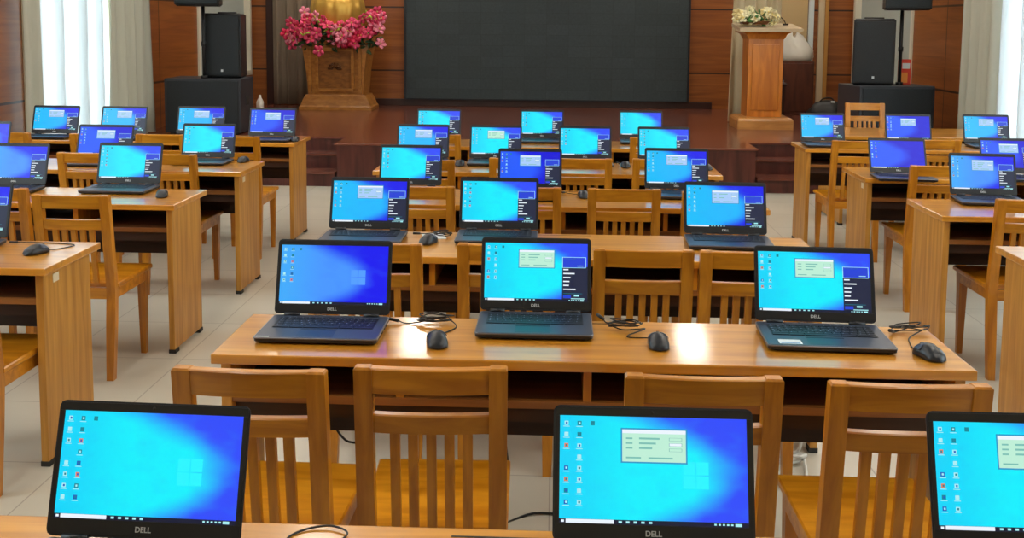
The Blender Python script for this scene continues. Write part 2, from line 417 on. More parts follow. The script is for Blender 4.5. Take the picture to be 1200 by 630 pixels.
# ------------------------------------------------------------------ desks
def make_desk(w, d, hd, shelf_tags=1, mirror=1):
    """origin: floor, centre of width, front edge (towards the seats) at y=0; returns dict of meshes"""
    ms = {}
    ms['tabletop'] = MB().box(-w/2, w/2, 0, d, .722, .75, 'top', .005).box(-w*.12, w*.06, d-.035, d-.030, .7502, .7508, 'pad').mesh('tabletop')
    P0, P1, T = .025, d-.06, .028
    ms['side_panel'] = MB().box(-T/2, T/2, P0, P1, .02, .722, 'panel', .002).mesh('side_panel')
    ms['foot_pad'] = MB().box(-T/2-.004, T/2+.004, P0, P0+.05, 0, .02, 'pad', .002).mesh('foot_pad')
    xi = w/2-.02-T
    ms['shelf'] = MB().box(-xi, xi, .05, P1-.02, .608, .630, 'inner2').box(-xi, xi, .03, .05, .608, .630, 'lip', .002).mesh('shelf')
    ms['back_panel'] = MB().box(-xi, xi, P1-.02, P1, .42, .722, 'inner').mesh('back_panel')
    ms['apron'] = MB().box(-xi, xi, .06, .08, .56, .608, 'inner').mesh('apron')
    ms['divider'] = MB().box(-.011, .011, .035, P1-.02, .630, .722, 'chairz').mesh('divider')
    ms['label_tag'] = MB().box(-.001, .001, -.022, .022, -.016, .016, 'tagw').mesh('label_tag')
    return ms
_dk = {}
def P_END(d): return d-.06-.05-.025
def desk(x0, x1, y, d, label, group, nd=3, tagside=0, cat='desk', name='classroom_desk'):
    w = round(x1-x0, 3); key = (w, d)
    if key not in _dk: _dk[key] = make_desk(w, d, 0)
    ms = _dk[key]
    t = thing(name, ((x0+x1)/2, y, 0), label, cat, group)
    add('tabletop', ms['tabletop'], t)
    for s in (-1, 1):
        p = add('side_panel', ms['side_panel'], t, (s*(w/2-.034), 0, 0)); add('foot_pad', ms['foot_pad'], p); add('foot_pad', ms['foot_pad'], p, (0, P_END(d), 0))
    add('shelf', ms['shelf'], t); add('back_panel', ms['back_panel'], t); add('apron', ms['apron'], t)
    for i in range(nd): add('divider', ms['divider'], t, (-w/2+w*(i+1)/(nd+1), 0, 0))
    if tagside: add('label_tag', ms['label_tag'], t, (tagside*(w/2-.034+.0152), .12, .69))['label'] = 'small cream tag'
    return t
GC, GL, GR_ = 'desks of the centre block', 'desks of the block by the bright curtain', 'desks of the block beyond the aisle opposite'
CX0, CX1 = -.915, 1.11
desk(CX0-.1, CX1+.1, 1.27, .46, 'wooden desk nearest the camera, only its far edge showing under three large laptops', GC)
desk(CX0, CX1, 2.64, .39, 'glossy orange wooden desk with three laptops, second from the camera, whole top in view', GC)
desk(-.97, 1.05, 3.84, .48, 'wooden desk just behind the glossy one with the whole top in view, centre block', GC)
desk(-.96, 1.06, 4.98, .50, 'fourth wooden desk from the camera in the centre block, mostly hidden by laptops and chairs', GC)
desk(-1.10, 1.015, 6.12, .50, 'centre wooden desk carrying four small laptops, second from the stage', GC)
desk(-1.15, .95, 7.43, .48, 'centre wooden desk closest to the stage, with three small laptops', GC)
LX1, LX0 = -1.825, -3.85
desk(LX0, LX1, 3.54, .46, 'wooden desk at the left edge, black mouse on its near corner', GL, tagside=1)
desk(LX0-.02, LX1-.02, 4.85, .48, 'wooden desk with tall side panel behind the pulled-out chair, left block', GL)
desk(LX0-.04, LX1-.04, 5.98, .50, 'wooden desk with small cream tag on its panel, third along the left aisle', GL, tagside=1)
desk(-4.12, LX1-.10, 7.48, .50, 'narrow-looking wooden desk nearest the stage along the left aisle', GL)
RX0, RX1 = 1.83, 3.86
desk(RX0-.01, RX1-.01, 3.74, .49, 'bare wooden desk cut by the right edge of the photo, pale reflecting top', GR_, tagside=-1)
desk(RX0+.02, RX1+.02, 4.89, .50, 'wooden desk with wide side panel holding one laptop, right aisle behind the bare desk', GR_)
desk(RX0+.02, RX1+.02, 6.10, .50, 'wooden desk with cream tag under a tilted-back laptop, right block', GR_, tagside=-1)
desk(RX0+.02, 4.06, 7.58, .46, 'wooden desk in the right block whose end panel stands by the stage steps', GR_)
desk(2.36, 3.74, 8.50, .78, 'deep bare wooden table behind the last row of the right block', None, nd=1, name='wooden_table', cat='table')

# ------------------------------------------------------------------ chairs
def chair_meshes():
    ms = {}; H = .86; W = .175
    def yp(z): return (-.012+z/.42*.037) if z < .42 else (.025-(z-.42)/.44*.055)
    def post(x):
        rings = []
        for z in (0, .1, .25, .40, .46, .55, .65, .75, .84, .855, .86):
            tw = .021 if z > .2 else .016+.005*z/.2
            sh = .004 if z >= .86 else 0
            y = yp(z)
            rings.append([(x-tw+sh, y-.017+sh, z), (x+tw-sh, y-.017+sh, z), (x+tw-sh, y+.017-sh, z), (x-tw+sh, y+.017-sh, z)])
        return MB().loft(rings, 'chairz')
    ms['rear_post'] = [post(s*(W-.021)).mesh('rear_post') for s in (-1, 1)]
    def leg(x):
        r = []
        for z, h in ((0, .013), (.2, .017), (.42, .021)):
            cx = x*(1-.0)+0
            r.append([(cx-h, .385-h, z), (cx+h, .385-h, z), (cx+h, .385+h, z), (cx-h, .385+h, z)])
        return MB().loft(r, 'chairz')
    ms['front_leg'] = [leg(s*(W-.028)).mesh('front_leg') for s in (-1, 1)]
    mb = MB(); o, i_ = W+.004, W
    pts = lambda z, e: [(-W-.002+e, .035+e, z), (W+.002-e, .035+e, z), (W+.006-e, .425-e, z), (-W-.006+e, .425-e, z)]
    mb.loft([pts(.420, .003), pts(.424, 0), pts(.438, 0), pts(.443, .004)], 'seat')
    ms['seat'] = mb.mesh('seat')
    ms['apron'] = MB().box(-W+.04, W-.04, .388, .406, .368, .420, 'chairx', .002).box(-W+.04, W-.04, .02, .036, .368, .420, 'chairx', .002).box(-W+.008, -W+.026, .04, .37, .368, .420, 'chairx', .002).box(W-.026, W-.008, .04, .37, .368, .420, 'chairx', .002).mesh('apron')
    def rail(z0, z1, th):
        x0, x1 = -W+.036, W-.036; rg = []
        for k in range(9):
            t = k/8; x = x0+(x1-x0)*t; bow = -.010*(1-(2*t-1)**2)
            yb, yt = yp(z0)+bow, yp(z1)+bow
            rg.append([(x, yb-th, z0), (x, yt-th, z1-.003), (x, yt-th+.003, z1), (x, yt+th-.003, z1), (x, yt+th, z1-.003), (x, yb+th, z0)])
        return MB().loft(rg, 'chairx')
    ms['top_rail'] = rail(.797, .858, .0135).mesh('top_rail')
    ms['middle_rail'] = rail(.700, .746, .0125).mesh('middle_rail')
    sl = MB(); rg = []
    for z in (.440, .56, .71): rg.append([(-.0115, yp(z)-.012, z), (.0115, yp(z)-.012, z), (.0115, yp(z)+.004, z), (-.0115, yp(z)+.004, z)])
    ms['slat'] = MB().loft(rg, 'chairz').mesh('slat')
    return ms
cm = chair_meshes()
proto = add('classroom_chair', None)
for s in range(2): add('rear_post', cm['rear_post'][s], proto); add('front_leg', cm['front_leg'][s], proto)
for k in ('seat', 'apron', 'top_rail', 'middle_rail'): add(k, cm[k], proto)
for i in range(5): add('slat', cm['slat'], proto, ((i-2)*.042, 0, 0))
chairs = [
 (-.680, 2.25, -1, 'chair with bare seat behind the leftmost large laptop, left end of the near row', 1),
 (-.275, 2.29, 2, 'chair seen whole between the two large laptops in the near row, slightly turned', 1),
 (.341, 2.27, 0, 'chair partly behind the large laptop with the pale window, near row', 1),
 (.788, 2.25, 0, 'chair at the right end of the near row, between the two right-hand large laptops', 1),
 (-.640, 3.60, 0, 'chair half hidden behind the plain blue laptop of the glossy desk', 1),
 (-.165, 3.62, 0, 'chair hidden except one post behind the middle laptop of the glossy desk', 1),
 (.318, 3.57, 0, 'chair clear of laptops behind the glossy desk, black gap under its top rail', 1),
 (.690, 3.57, 0, 'chair whose left half shows behind the right laptop of the glossy desk', 1),
 (-.650, 4.90, 0, 'chair half behind the left laptop of the third centre desk', 1),
 (-.135, 4.92, 0, 'chair with only its right end showing beside the middle laptop of the third centre desk', 1),
 (.340, 4.91, 0, 'chair fully showing its back between two laptops of the third centre desk', 1),
 (.785, 4.86, 0, 'chair with one thin post left of the right laptop of the third centre desk', 1),
 (-.745, 5.87, 0, 'chair post beside the cyan laptop of the fourth centre desk', 1),
 (-.205, 6.00, 0, 'chair mostly behind the deep blue laptop of the fourth centre desk', 1),
 (.168, 6.03, 0, 'chair back showing above the mouse between two laptops of the fourth centre desk', 1),
 (.640, 6.05, 0, 'chair with one post left of the big-window laptop of the fourth centre desk', 1),
 (-.840, 7.25, 0, 'small chair at the left laptops near the stage, one post in view', 1),
 (.710, 7.23, 0, 'small chair near the stage with one post left of the rightmost small laptops', 1),
 (-3.85, 7.02, 0, 'dark-looking chair at the far left edge in front of the bright curtain', 1),
 (-3.20, 7.00, 0, 'far chair between the two laptops standing before the bright curtain', 1),
 (-2.74, 7.02, 0, 'far chair just left of the black subwoofer, behind a cyan laptop', 1),
 (-2.20, 6.95, 0, 'far chair by the left aisle in front of the last left desk', 1),
 (-2.78, 5.97, 0, 'chair behind the cyan laptop, its left post beside a white patch of desk', 1),
 (-2.29, 5.96, 0, 'chair at the third left desk, back sticking out right of the cyan laptop', 1),
 (-2.63, 4.66, 0, 'chair with one post beside the large chair, at the left edge', 1),
 (-2.17, 4.50, 0, 'chair pulled out into the left aisle showing back, seat and legs', 1),
 (-2.065, 3.33, 0, 'chair at the left edge, one long post in front of the nearest left desk', 1),
 (2.110, 7.20, 0, 'chair in front of the right desk by the stage steps, side legs in view', 1),
 (2.690, 7.33, 0, 'chair behind the tilted-back laptop of the right block', 1),
 (2.215, 5.93, 0, 'chair with seat reaching into the right aisle, behind the right-block laptop with pale window', 1),
 (2.215, 4.78, 0, 'large chair at the right edge with dark seat, behind the bare desk', 1),
 (2.955, 9.84, 180, 'lone chair standing behind the bare wooden table near the stage', 1.08),
]
for i, (x, y, a, lab, s) in enumerate(chairs):
    o = proto if i == 0 else copy_tree(proto)
    o.location = (x, y, 0); o.rotation_euler = (0, 0, R(a)); o.scale = (1 if s == 1 else 1.05, 1, s)
    o['category'] = 'chair'; o['group'] = 'matching slatted wooden chairs'
    o['label'] = lab if len(lab.split()) <= 16 else lab

# ------------------------------------------------------------------ laptops
LW, LD = .336, .228
HY, HZ = .108, .020
def text_mesh(body, size, ext):
    cu = bpy.data.curves.new('t', 'FONT'); cu.body = body; cu.size = size; cu.extrude = ext; cu.align_x = 'CENTER'; cu.offset = size*.015
    o = bpy.data.objects.new('t', cu); COL.objects.link(o)
    bpy.context.view_layer.update()
    me = bpy.data.meshes.new_from_object(o.evaluated_get(bpy.context.evaluated_depsgraph_get()))
    bpy.data.objects.remove(o); return me
DELL = text_mesh('DELL', .0125, .0003); DELL.materials.clear(); DELL.materials.append(M['logo']); DELL.name = 'maker_logo'
def rrect(x0, x1, y0, y1, r, n=4):
    p = []
    for cx, cy, a0 in ((x1-r, y1-r, 0), (x0+r, y1-r, 90), (x0+r, y0+r, 180), (x1-r, y0+r, 270)):
        for k in range(n+1):
            a = R(a0+90*k/n); p.append((cx+r*math.cos(a), cy+r*math.sin(a)))
    return p
def base_mesh():
    mb = MB(); rg = []
    for z, e, m in ((.002, .010, 0), (.007, .001, 0), (.0155, 0, 0)):
        rg.append([(x, y, z) for x, y in rrect(-LW/2+e, LW/2-e, -LD/2+e, LD/2-e, .012)])
    mb.loft(rg, 'black')
    rg = [[(x, y, z) for x, y in rrect(-LW/2+e, LW/2-e, -LD/2+e, LD/2-e, .012)] for z, e in ((.0155, -.0004), (.0185, -.0004), (.0195, .0015))]
    mb.loft(rg, 'rim')
    mb.loft([[(x, y, z) for x, y in rrect(-LW/2+.003, LW/2-.003, -LD/2+.003, LD/2-.003, .010)] for z in (.0195, .0202)], 'deck')
    for sx in (-1, 1):
        for sy in (-1, 1): mb.cyl((sx*.14, sy*.09, 0), (sx*.14, sy*.09, .003), .008, 'pad', 8)
    # ports on the right side
    for y in (-.02, .02, .05): mb.box(LW/2-.002, LW/2+.0006, y-.007, y+.007, .009, .0135, 'pad')
    return mb.mesh('base')
def keyboard_mesh():
    mb = MB(); mb.box(-.142, .142, -.020, .082, .0202, .0206, 'black')
    x0, x1, z = -.139, .139, .0206
    rows = [(0.070, 15, .010), (.052, 14, .0155), (.034, 14, .0155), (.016, 13, .0155), (-.002, 12, .0155)]
    for (y, nk, h) in rows:
        w = (x1-x0)/nk
        for k in range(nk):
            mb.box(x0+k*w+.001, x0+(k+1)*w-.001, y, y+h, z, z+.0016, 'key')
            mb.box(x0+k*w+.006, x0+k*w+.0085, y+h*.55, y+h*.75, z+.0016, z+.0018, 'keyline')
    for a, b in ((-.139, -.095), (-.093, -.055), (-.053, .045), (.047, .085), (.087, .139)): mb.box(a, b, -.0185, -.004, z, z+.0016, 'key')
    return mb.mesh('keyboard')
BASE = base_mesh(); KB = keyboard_mesh()
TP = MB().box(-.055, .045, -.098, -.040, .0202, .0205, 'pad2').box(-.055, .045, -.038, -.028, .0202, .0207, 'key').mesh('touchpad')
HG = MB().cyl((-.022, HY-.002, HZ+.003), (.022, HY-.002, HZ+.003), .0065, 'black', 12).mesh('hinge')
LH = .225
def tilt(t):   # lid space (x, up, out) -> laptop space
    return Matrix.Translation((0, HY, HZ)) @ Matrix(((1, 0, 0, 0), (0, math.sin(t), -math.cos(t), 0), (0, math.cos(t), math.sin(t), 0), (0, 0, 0, 1)))
_lid = {}
def lid_mesh(t):
    if t in _lid: return _lid[t]
    T = tilt(t)
    mb = MB()
    rg = [[(x, y, w) for x, y in rrect(-LW/2+e, LW/2-e, .004+e, LH-e, .012)] for w, e in ((-.008, .006), (-.006, .0015), (-.001, 0), (0, 0))]
    mb.loft(rg, 'rim' if 0 else 'lid')
    lid = mb.xf(T).mesh('lid')
    mb = MB(); X, Y0, Y1 = .157, .033, .208
    mb.box(-LW/2+.003, LW/2-.003, Y1, LH-.003, .0, .0018, 'black', .0006); mb.box(-LW/2+.003, LW/2-.003, .008, Y0, .0, .0018, 'black', .0006)
    mb.box(-LW/2+.003, -X, Y0, Y1, .0, .0018, 'black'); mb.box(X, LW/2-.003, Y0, Y1, .0, .0018, 'black')
    bez = mb.xf(T).mesh('bezel')
    cam = MB().cyl((0, .2155, .0018), (0, .2155, .0024), .0028, 'pad', 10).xf(T).mesh('webcam')
    lg_ = DELL.copy(); lg_.transform(T @ Matrix.Translation((0, .0155, .0021)))
    _lid[t] = (lid, bez, cam, lg_); return _lid[t]
_scr = {}
def screen_mesh(t, wp, popup, side, near):
    key = (t, wp, popup, side, near)
    if key in _scr: return _scr[key]
    X, Y0, Y1 = .157, .033, .208; W_, H_ = 2*X, Y1-Y0
    mb = MB(); lvl = [0.0004]
    def q(u0, u1, v0, v1, m, l=1):
        w = .0004+l*.00012
        mb.quad([(-X+W_*u0, Y0+H_*v0, w), (-X+W_*u1, Y0+H_*v0, w), (-X+W_*u1, Y0+H_*v1, w), (-X+W_*u0, Y0+H_*v1, w)], m)
    q(0, 1, 0, 1, wp, 0)
    cy = wp == 'wp_cyan'
    if near or wp == 'wp_blue' and not side:    # faint light tile of four panes on the wallpaper
        tm = 'lighttile' if cy else 'lighttileb'
        for a in (0, 1):
            for b in (0, 1): q(.66+.07*a, .725+.07*a, .34+.13*b, .46+.13*b, tm)
    rnd = random.Random(hash(key[1:3] + (1,)) % 1000 if 0 else len(wp)+7*popup+3*side)
    nic = 8 if near else 6
    for i in range(nic):
        v = .93-i*.105
        for cidx, u in enumerate((.035, .105)):
            if cidx == 0 and i in (3,): continue
            col = ('ic1', 'ic2', 'ic1', 'ic4', 'ic1', 'ic3')[(i*2+cidx+popup) % 6] if i > 1 else ('ic1', 'ic2')[cidx]
            q(u-.011, u+.011, v-.022, v+.018, col)
            q(u-.004, u+.006, v-.012, v+.008, ('ic4', 'ic1', 'ic2')[(i+cidx) % 3], 2)
            q(u-.018, u+.018, v-.037, v-.030, 'ic1')
    q(.165, .187, .91, .95, 'ic2')
    q(0, 1, 0, .042, 'taskbar', 2); q(.035, .29, .004, .040, 'white', 3); q(.010, .026, .010, .032, 'white', 3)
    for i in range(5): q(.315+.04*i, .333+.04*i, .012, .032, 'ic1', 3)
    for i in range(6): q(.82+.022*i, .832+.022*i, .014, .03, 'ic1', 3)
    q(.93, .965, .008, .034, 'ic1', 3)
    if popup:
        pc = 'popup' if cy else 'popb'
        u0, u1, v0, v1 = (.335, .675, .58, .88)
        q(u0-.008, u1+.008, v0-.014, v1+.014, 'frame', 4); q(u0, u1, v0, v1, pc, 5); q(u0, u1, v1-.035, v1, 'white', 6)
        for i in range(3):
            q(u0+.02, u0+.055, v1-.09-.045*i, v1-.075-.045*i, 'text', 6); q(u0+.09, u0+.2-.02*i, v1-.09-.045*i, v1-.073-.045*i, 'text', 6)
            q(u1-.09, u1-.02, v1-.10-.05*i, v1-.07-.05*i, 'text', 6); q(u1-.087, u1-.023, v1-.097-.05*i, v1-.073-.05*i, 'white' if i == 1 else pc, 7)
        q(u0+.02, u0+.10, v0+.03, v0+.045, 'text', 6); q(u0+.14, u0+.27, v0+.03, v0+.045, 'text', 6)
    if side:
        q(.755, 1, .042, .60, 'side', 2); q(.755, .985, .58, .765, 'sbox', 3)
        for a, b, c_, d in ((.755, .985, .76, .768), (.755, .985, .58, .588), (.755, .760, .58, .768), (.980, .985, .58, .768)): q(a, b, c_, d, 'ic1', 4)
        q(.90, .96, .61, .622, 'ic1', 4); q(.775, .89, .73, .742, 'ic4', 4)
        for i, w in enumerate((.05, .11, .07, .06, .055, .12)):
            v = .54-.068*i
            q(.765, .765+w, v, v+.022, 'white', 4)
        q(.765, .84, .06, .11, 'sbox', 4); q(.87, .92, .09, .12, 'ic1', 4); q(.84, .97, .045, .06, 'ic1', 4); q(.765, .95, .135, .142, 'ic2', 4)
    me = mb.xf(tilt(t)).mesh('screen')
    _scr[key] = me; return me
def laptop(x, ytop, rz, deg, wp, popup, side, label, sx=1, near=0, extra=None):
    t = R(deg); lean = LH*math.sin(t)
    cy = ytop - lean - HY
    o = thing('laptop', (x, cy, .75), label, 'laptop', 'black open laptops on the desks', R(rz), (sx, 1, 1))
    b = add('base', BASE, o)
    add('keyboard', KB, b); add('touchpad', TP, b)
    for s in (-1, 1): add('hinge', HG, o, (s*.115, 0, 0))
    lid, bez, cam, lg_ = lid_mesh(t)
    l = add('lid', lid, o); add('bezel', bez, l); add('screen', screen_mesh(t, wp, popup, side, near), l)
    add('webcam', cam, l); add('maker_logo', lg_, l)
    if extra == 'sticker': add('sticker', MB().box(-.135, -.075, -.100, -.062, .0202, .0207, 'sticker').box(-.130, -.08, -.097, -.088, .0207, .0208, 'stickb'), b)['label'] = 'white and blue paper sticker'
    if extra == 'edge': add('sticker', MB().box(-.160, -.125, -.110, -.104, .0202, .0207, 'sticker'), b)['label'] = 'small white edge label'
    return o
LP = [
 (-.683, 1.675, -2, 17, 'wp_cyan', 0, 0, 'large near laptop at lower left, cyan desktop without any window', 1.0, 1, None),
 (.175, 1.712, 0, 17, 'wp_cyan', 1, 0, 'large near laptop in the middle, cyan desktop with one pale green window', 1.01, 1, None),
 (.810, 1.725, 0, 17, 'wp_cyan', 1, 0, 'large near laptop cut off by the lower right corner of the photo', 1.01, 1, None),
 (-.655, 3.022, 0, 17, 'wp_blue', 0, 0, 'laptop with plain blue desktop and no window, left end of the glossy desk', 1.03, 0, 'edge'),
 (-.050, 3.105, 0, 17, 'wp_cyan', 1, 1, 'laptop with pale window and dark sidebar, middle of the glossy desk', 1.0, 0, None),
 (.772, 3.050, -2, 18, 'wp_cyan', 1, 1, 'laptop with white sticker by its touchpad, right end of the glossy desk', 1.04, 0, 'sticker'),
 (-.780, 4.302, 0, 17, 'wp_mid', 1, 1, 'laptop with pale window and sidebar, left end of the third desk in the centre', 1.0, 0, None),
 (-.231, 4.345, 0, 17, 'wp_cyan', 0, 1, 'cyan laptop with sidebar but no window, third desk in the centre', 1.0, 0, None),
 (.718, 4.330, -2, 19, 'wp_mid', 1, 1, 'laptop with pale window, right end of the third desk in the centre', 1.02, 0, None),
 (-.773, 5.503, 0, 17, 'wp_cyan', 0, 1, 'cyan laptop with dark sidebar, left end of the fourth desk in the centre', 1.01, 0, None),
 (-.125, 5.383, 0, 15, 'wp_deep', 1, 1, 'deep blue laptop with small window, middle of the fourth desk in the centre', 1.0, 0, None),
 (.653, 5.512, -2, 17, 'wp_mid', 1, 1, 'light blue laptop with pale window, right end of the fourth desk in the centre', 1.01, 0, None),
 (-.856, 6.660, 0, 17, 'wp_mid', 1, 1, 'small laptop with window, leftmost of the four on one desk', 1.02, 0, None),
 (-.380, 6.665, 0, 17, 'wp_cyan', 1, 1, 'small cyan laptop with window, second of the four on one desk', 1.01, 0, None),
 (.203, 6.684, 0, 17, 'wp_cyan', 0, 1, 'small cyan laptop without window, third of the four on one desk', 1.02, 0, None),
 (.715, 6.694, 0, 17, 'wp_cyan', 0, 1, 'small cyan laptop, rightmost of the four on one desk', 1.01, 0, None),
 (-.894, 7.908, 0, 17, 'wp_cyan', 0, 1, 'tiny cyan laptop nearest the stage, leftmost of its three', 1.02, 0, None),
 (-.095, 7.945, 0, 17, 'wp_cyan', 0, 1, 'tiny cyan laptop nearest the stage, middle of its three', 1.0, 0, None),
 (.672, 7.978, 0, 17, 'wp_cyan', 0, 0, 'tiny laptop nearest the stage, right one, blue corner and no sidebar', 1.0, 0, None),
 (-3.865, 7.79, 0, 17, 'wp_mid', 1, 1, 'small laptop at the left edge in front of the bright curtain', 1.09, 0, None),
 (-3.327, 7.79, 0, 17, 'wp_mid', 1, 1, 'small laptop before the right half of the bright curtain', 1.07, 0, None),
 (-2.754, 7.88, 0, 17, 'wp_mid', 1, 1, 'small laptop in front of the black subwoofer at the left', 1.12, 0, None),
 (-2.168, 7.80, 0, 17, 'wp_deep', 1, 1, 'small blue laptop at the aisle end of the last left desk', 1.08, 0, None),
 (-2.856, 6.40, 0, 19, 'wp_deep', 1, 1, 'blue laptop with window, partly behind the cyan laptop of the left block', 1.07, 0, None),
 (-2.225, 6.505, 0, 15, 'wp_cyan', 0, 1, 'cyan laptop with mouse beside it, end of the third left desk', 1.03, 0, None),
 (-3.700, 6.50, 0, 17, 'wp_mid', 1, 0, 'laptop of which only a thin sliver shows at the left edge', 1.0, 0, None),
 (-2.280, 5.407, 0, 16, 'wp_cyan', 0, 1, 'cyan laptop on the second left desk, above the pulled-out chair', 1.04, 0, None),
 (-2.865, 5.33, 0, 17, 'wp_blue', 0, 1, 'blue laptop cut by the left edge of the photo, second left desk', 1.04, 0, None),
 (-2.350, 4.00, 0, 17, 'wp_blue', 0, 1, 'laptop cut by the left edge, on the nearest left desk beside a mouse', 1.04, 0, None),
 (2.055, 7.945, 0, 17, 'wp_mid', 1, 1, 'small laptop at the aisle end of the desk by the stage steps', 1.0, 0, None),
 (2.700, 7.957, -3, 17, 'wp_deep', 1, 0, 'small blue laptop right of the lone far chair', 1.02, 0, None),
 (3.305, 8.00, -3, 17, 'wp_mid', 1, 1, 'small laptop in front of the right-hand drape', 1.02, 0, None),
 (3.840, 8.02, 0, 17, 'wp_mid', 1, 1, 'laptop sliver at the right edge before the bright right curtain', 1.0, 0, None),
 (2.065, 6.290, -4, 26, 'wp_deep', 0, 0, 'deep blue laptop tilted far back without window, right block', 1.0, 0, None),
 (2.740, 6.32, -5, 22, 'wp_deep', 1, 1, 'blue laptop with window cut by the right edge of the photo', 1.0, 0, None),
 (2.240, 5.465, -5, 17, 'wp_blue', 1, 1, 'blue laptop with pale window on the wide-panelled right desk', 1.0, 0, None),
]
for a in LP: laptop(*a)

# ------------------------------------------------------------------ mice
def mouse_meshes():
    def shell(zs, m, ys=(-.052, .052), cut=None):
        mb = MB(); rg = []; N = 14
        for k in range(N+1):
            t = k/N; y = ys[0]+(ys[1]-ys[0])*t; tt = (y+.052)/.104
            hw = .031*(1-abs(2*tt-1)**3.2)**.5*(.94+.06*math.cos(2*math.pi*tt)) + .001
            hh = zs*(math.sin(math.pi*(.12+.80*(1-tt)))**.75)*(1-abs(2*tt-1)**6)**.5+.001
            rg.append([(hw*math.cos(a), y, .003+hh*max(0, math.sin(a))**.7 if a < math.pi+.01 else .003) for a in [math.pi*i/12 for i in range(13)]])
        mb.loft(rg, m, smooth=True); return mb
    ms = {'shell': shell(.034, 'mouse').cyl((0, -.03, 0), (0, -.03, .004), .012, 'pad', 10).cyl((0, .03, 0), (0, .03, .004), .012, 'pad', 10).mesh('shell')}
    for nm, s in (('l', -1), ('r', 1)):
        mb = MB(); rg = []
        for k in range(7):
            y = .004+.042*k/6; tt = (y+.052)/.104
            hw = .031*(1-abs(2*tt-1)**3.2)**.5; hh = .034*(math.sin(math.pi*(.12+.80*(1-tt)))**.75)*(1-abs(2*tt-1)**6)**.5
            row = []
            for i in range(5):
                a = math.pi*(.5 - (.06+.30*i/4)*1.0)
                row.append((s*hw*math.cos(a)*1.02, y, .0045+hh*math.sin(a)**.7))
            rg.append(row + [(p[0], p[1], p[2]-.003) for p in row[::-1]])
        ms[nm] = mb.loft(rg, 'mouse2', smooth=True).mesh('button')
    ms['w'] = MB().cyl((-.003, .030, .026), (.003, .030, .026), .008, 'pad', 14).mesh('scroll_wheel')
    return ms
mm = mouse_meshes()
def smooth_path(P_, n=6):
    out = []
    P_ = [Vector(p) for p in P_]
    for i in range(len(P_)-1):
        p0, p1, p2, p3 = P_[max(i-1, 0)], P_[i], P_[i+1], P_[min(i+2, len(P_)-1)]
        for k in range(n):
            t = k/n
            out.append(.5*((2*p1)+(-p0+p2)*t+(2*p0-5*p1+4*p2-p3)*t*t+(-p0+3*p1-3*p2+p3)*t**3))
    out.append(P_[-1]); return out
def tangle(cx, cy, z0, loops=4, r=.042, seed=0):
    rnd = random.Random(seed); pts = []
    for i in range(loops*7):
        a = 2*math.pi*i/7
        rr = r*(.8+.35*rnd.random())
        pts.append((cx+rr*math.cos(a)+rnd.uniform(-.006, .006), cy+rr*.42*math.sin(a)*(1 if (i//7) % 2 else -1)+rnd.uniform(-.005, .005), z0+.004+.005*(i//7)+.008*rnd.random()))
    return pts
def mouse(x, y, rz, label, path=None, z=.75):
    o = thing('computer_mouse', (x, y, z), label, 'mouse', 'black corded mice', R(rz))
    add('shell', mm['shell'], o); add('button', mm['l'], o); add('button', mm['r'], o); add('scroll_wheel', mm['w'], o)
    if path:
        inv = (Matrix.Translation((x, y, z)) @ Euler((0, 0, R(rz))).to_matrix().to_4x4()).inverted()
        loc = [inv @ Vector(p) for p in path]
        loc = [Vector((0, .050, .006)), Vector((0, .066, .0035))]+loc
        mb = MB().tube(smooth_path(loc), .0019, 'cable')
        p0, p1 = loc[-1], loc[-1]+(loc[-1]-loc[-2]).normalized()*.03
        mb.cyl(p0, p1, .005, 'cable', 8)
        add('cable', mb, o)['label'] = 'black cable with coiled surplus'
    return o
zt = .7525
mouse(-.318, 2.765, 12, 'black mouse between the plain blue laptop and the middle laptop, glossy desk',
      [(-.30, 2.88, zt), (-.28, 2.93, zt)]+tangle(-.345, 2.965, zt, 4, .05, 1)+[(-.42, 2.955, zt), (-.455, 2.958, zt+.006)])
mouse(.297, 2.792, 0, 'black mouse alone on the bright reflection right of the middle laptop, glossy desk',
      [(.27, 2.86, zt), (.215, 2.87, zt)]+tangle(.215, 2.935, zt, 5, .045, 2)+[(.17, 3.00, zt), (.155, 3.02, zt+.006)])
mouse(1.022, 2.745, 18, 'black mouse turned sideways near the right corner of the glossy desk',
      [(1.01, 2.86, zt), (1.03, 2.92, zt)]+tangle(1.045, 2.975, zt, 3, .05, 3)+[(1.005, 2.97, zt), (.993, 2.955, zt+.006)])
mouse(-.506, 4.085, -20, 'black mouse among pale papers between two laptops, third centre desk',
      [(-.50, 4.17, zt), (-.47, 4.20, zt)]+tangle(-.46, 4.22, zt, 3, .04, 4)+[(-.53, 4.25, zt+.004), (-.56, 4.24, zt+.006)])
mouse(.157, 5.266, 10, 'black mouse between middle and right laptops, fourth centre desk', [(.10, 5.36, zt), (.06, 5.36, zt+.006)])
mouse(-.593, 6.409, 0, 'small black mouse between the first two of four laptops', [(-.60, 6.50, zt), (-.62, 6.55, zt+.006)])
mouse(.453, 6.440, 0, 'small black mouse between the third and fourth of four laptops', [(.44, 6.52, zt), (.42, 6.56, zt+.006)])
mouse(.955, 6.385, 10, 'small black mouse at the right end of the desk with four laptops', [(.94, 6.48, zt), (.92, 6.55, zt+.006)])
mouse(-1.975, 3.775, -25, 'black mouse on the near left desk at the edge of the photo', [(-1.93, 3.85, zt), (-1.90, 3.93, zt), (-2.05, 3.96, zt), (-2.13, 3.93, zt+.006)])
mouse(-1.995, 5.085, 15, 'black mouse on the second left desk beside the cyan laptop', [(-2.02, 5.17, zt), (-2.05, 5.21, zt+.006)])
mouse(-1.985, 6.423, -10, 'dark mouse on the third left desk beside the cyan laptop', [(-1.99, 6.40+.1, zt), (-2.02, 6.40+.11, zt+.006)])
mouse(-1.956, 7.62, 8, 'tiny dark mouse on the last left desk by the aisle')
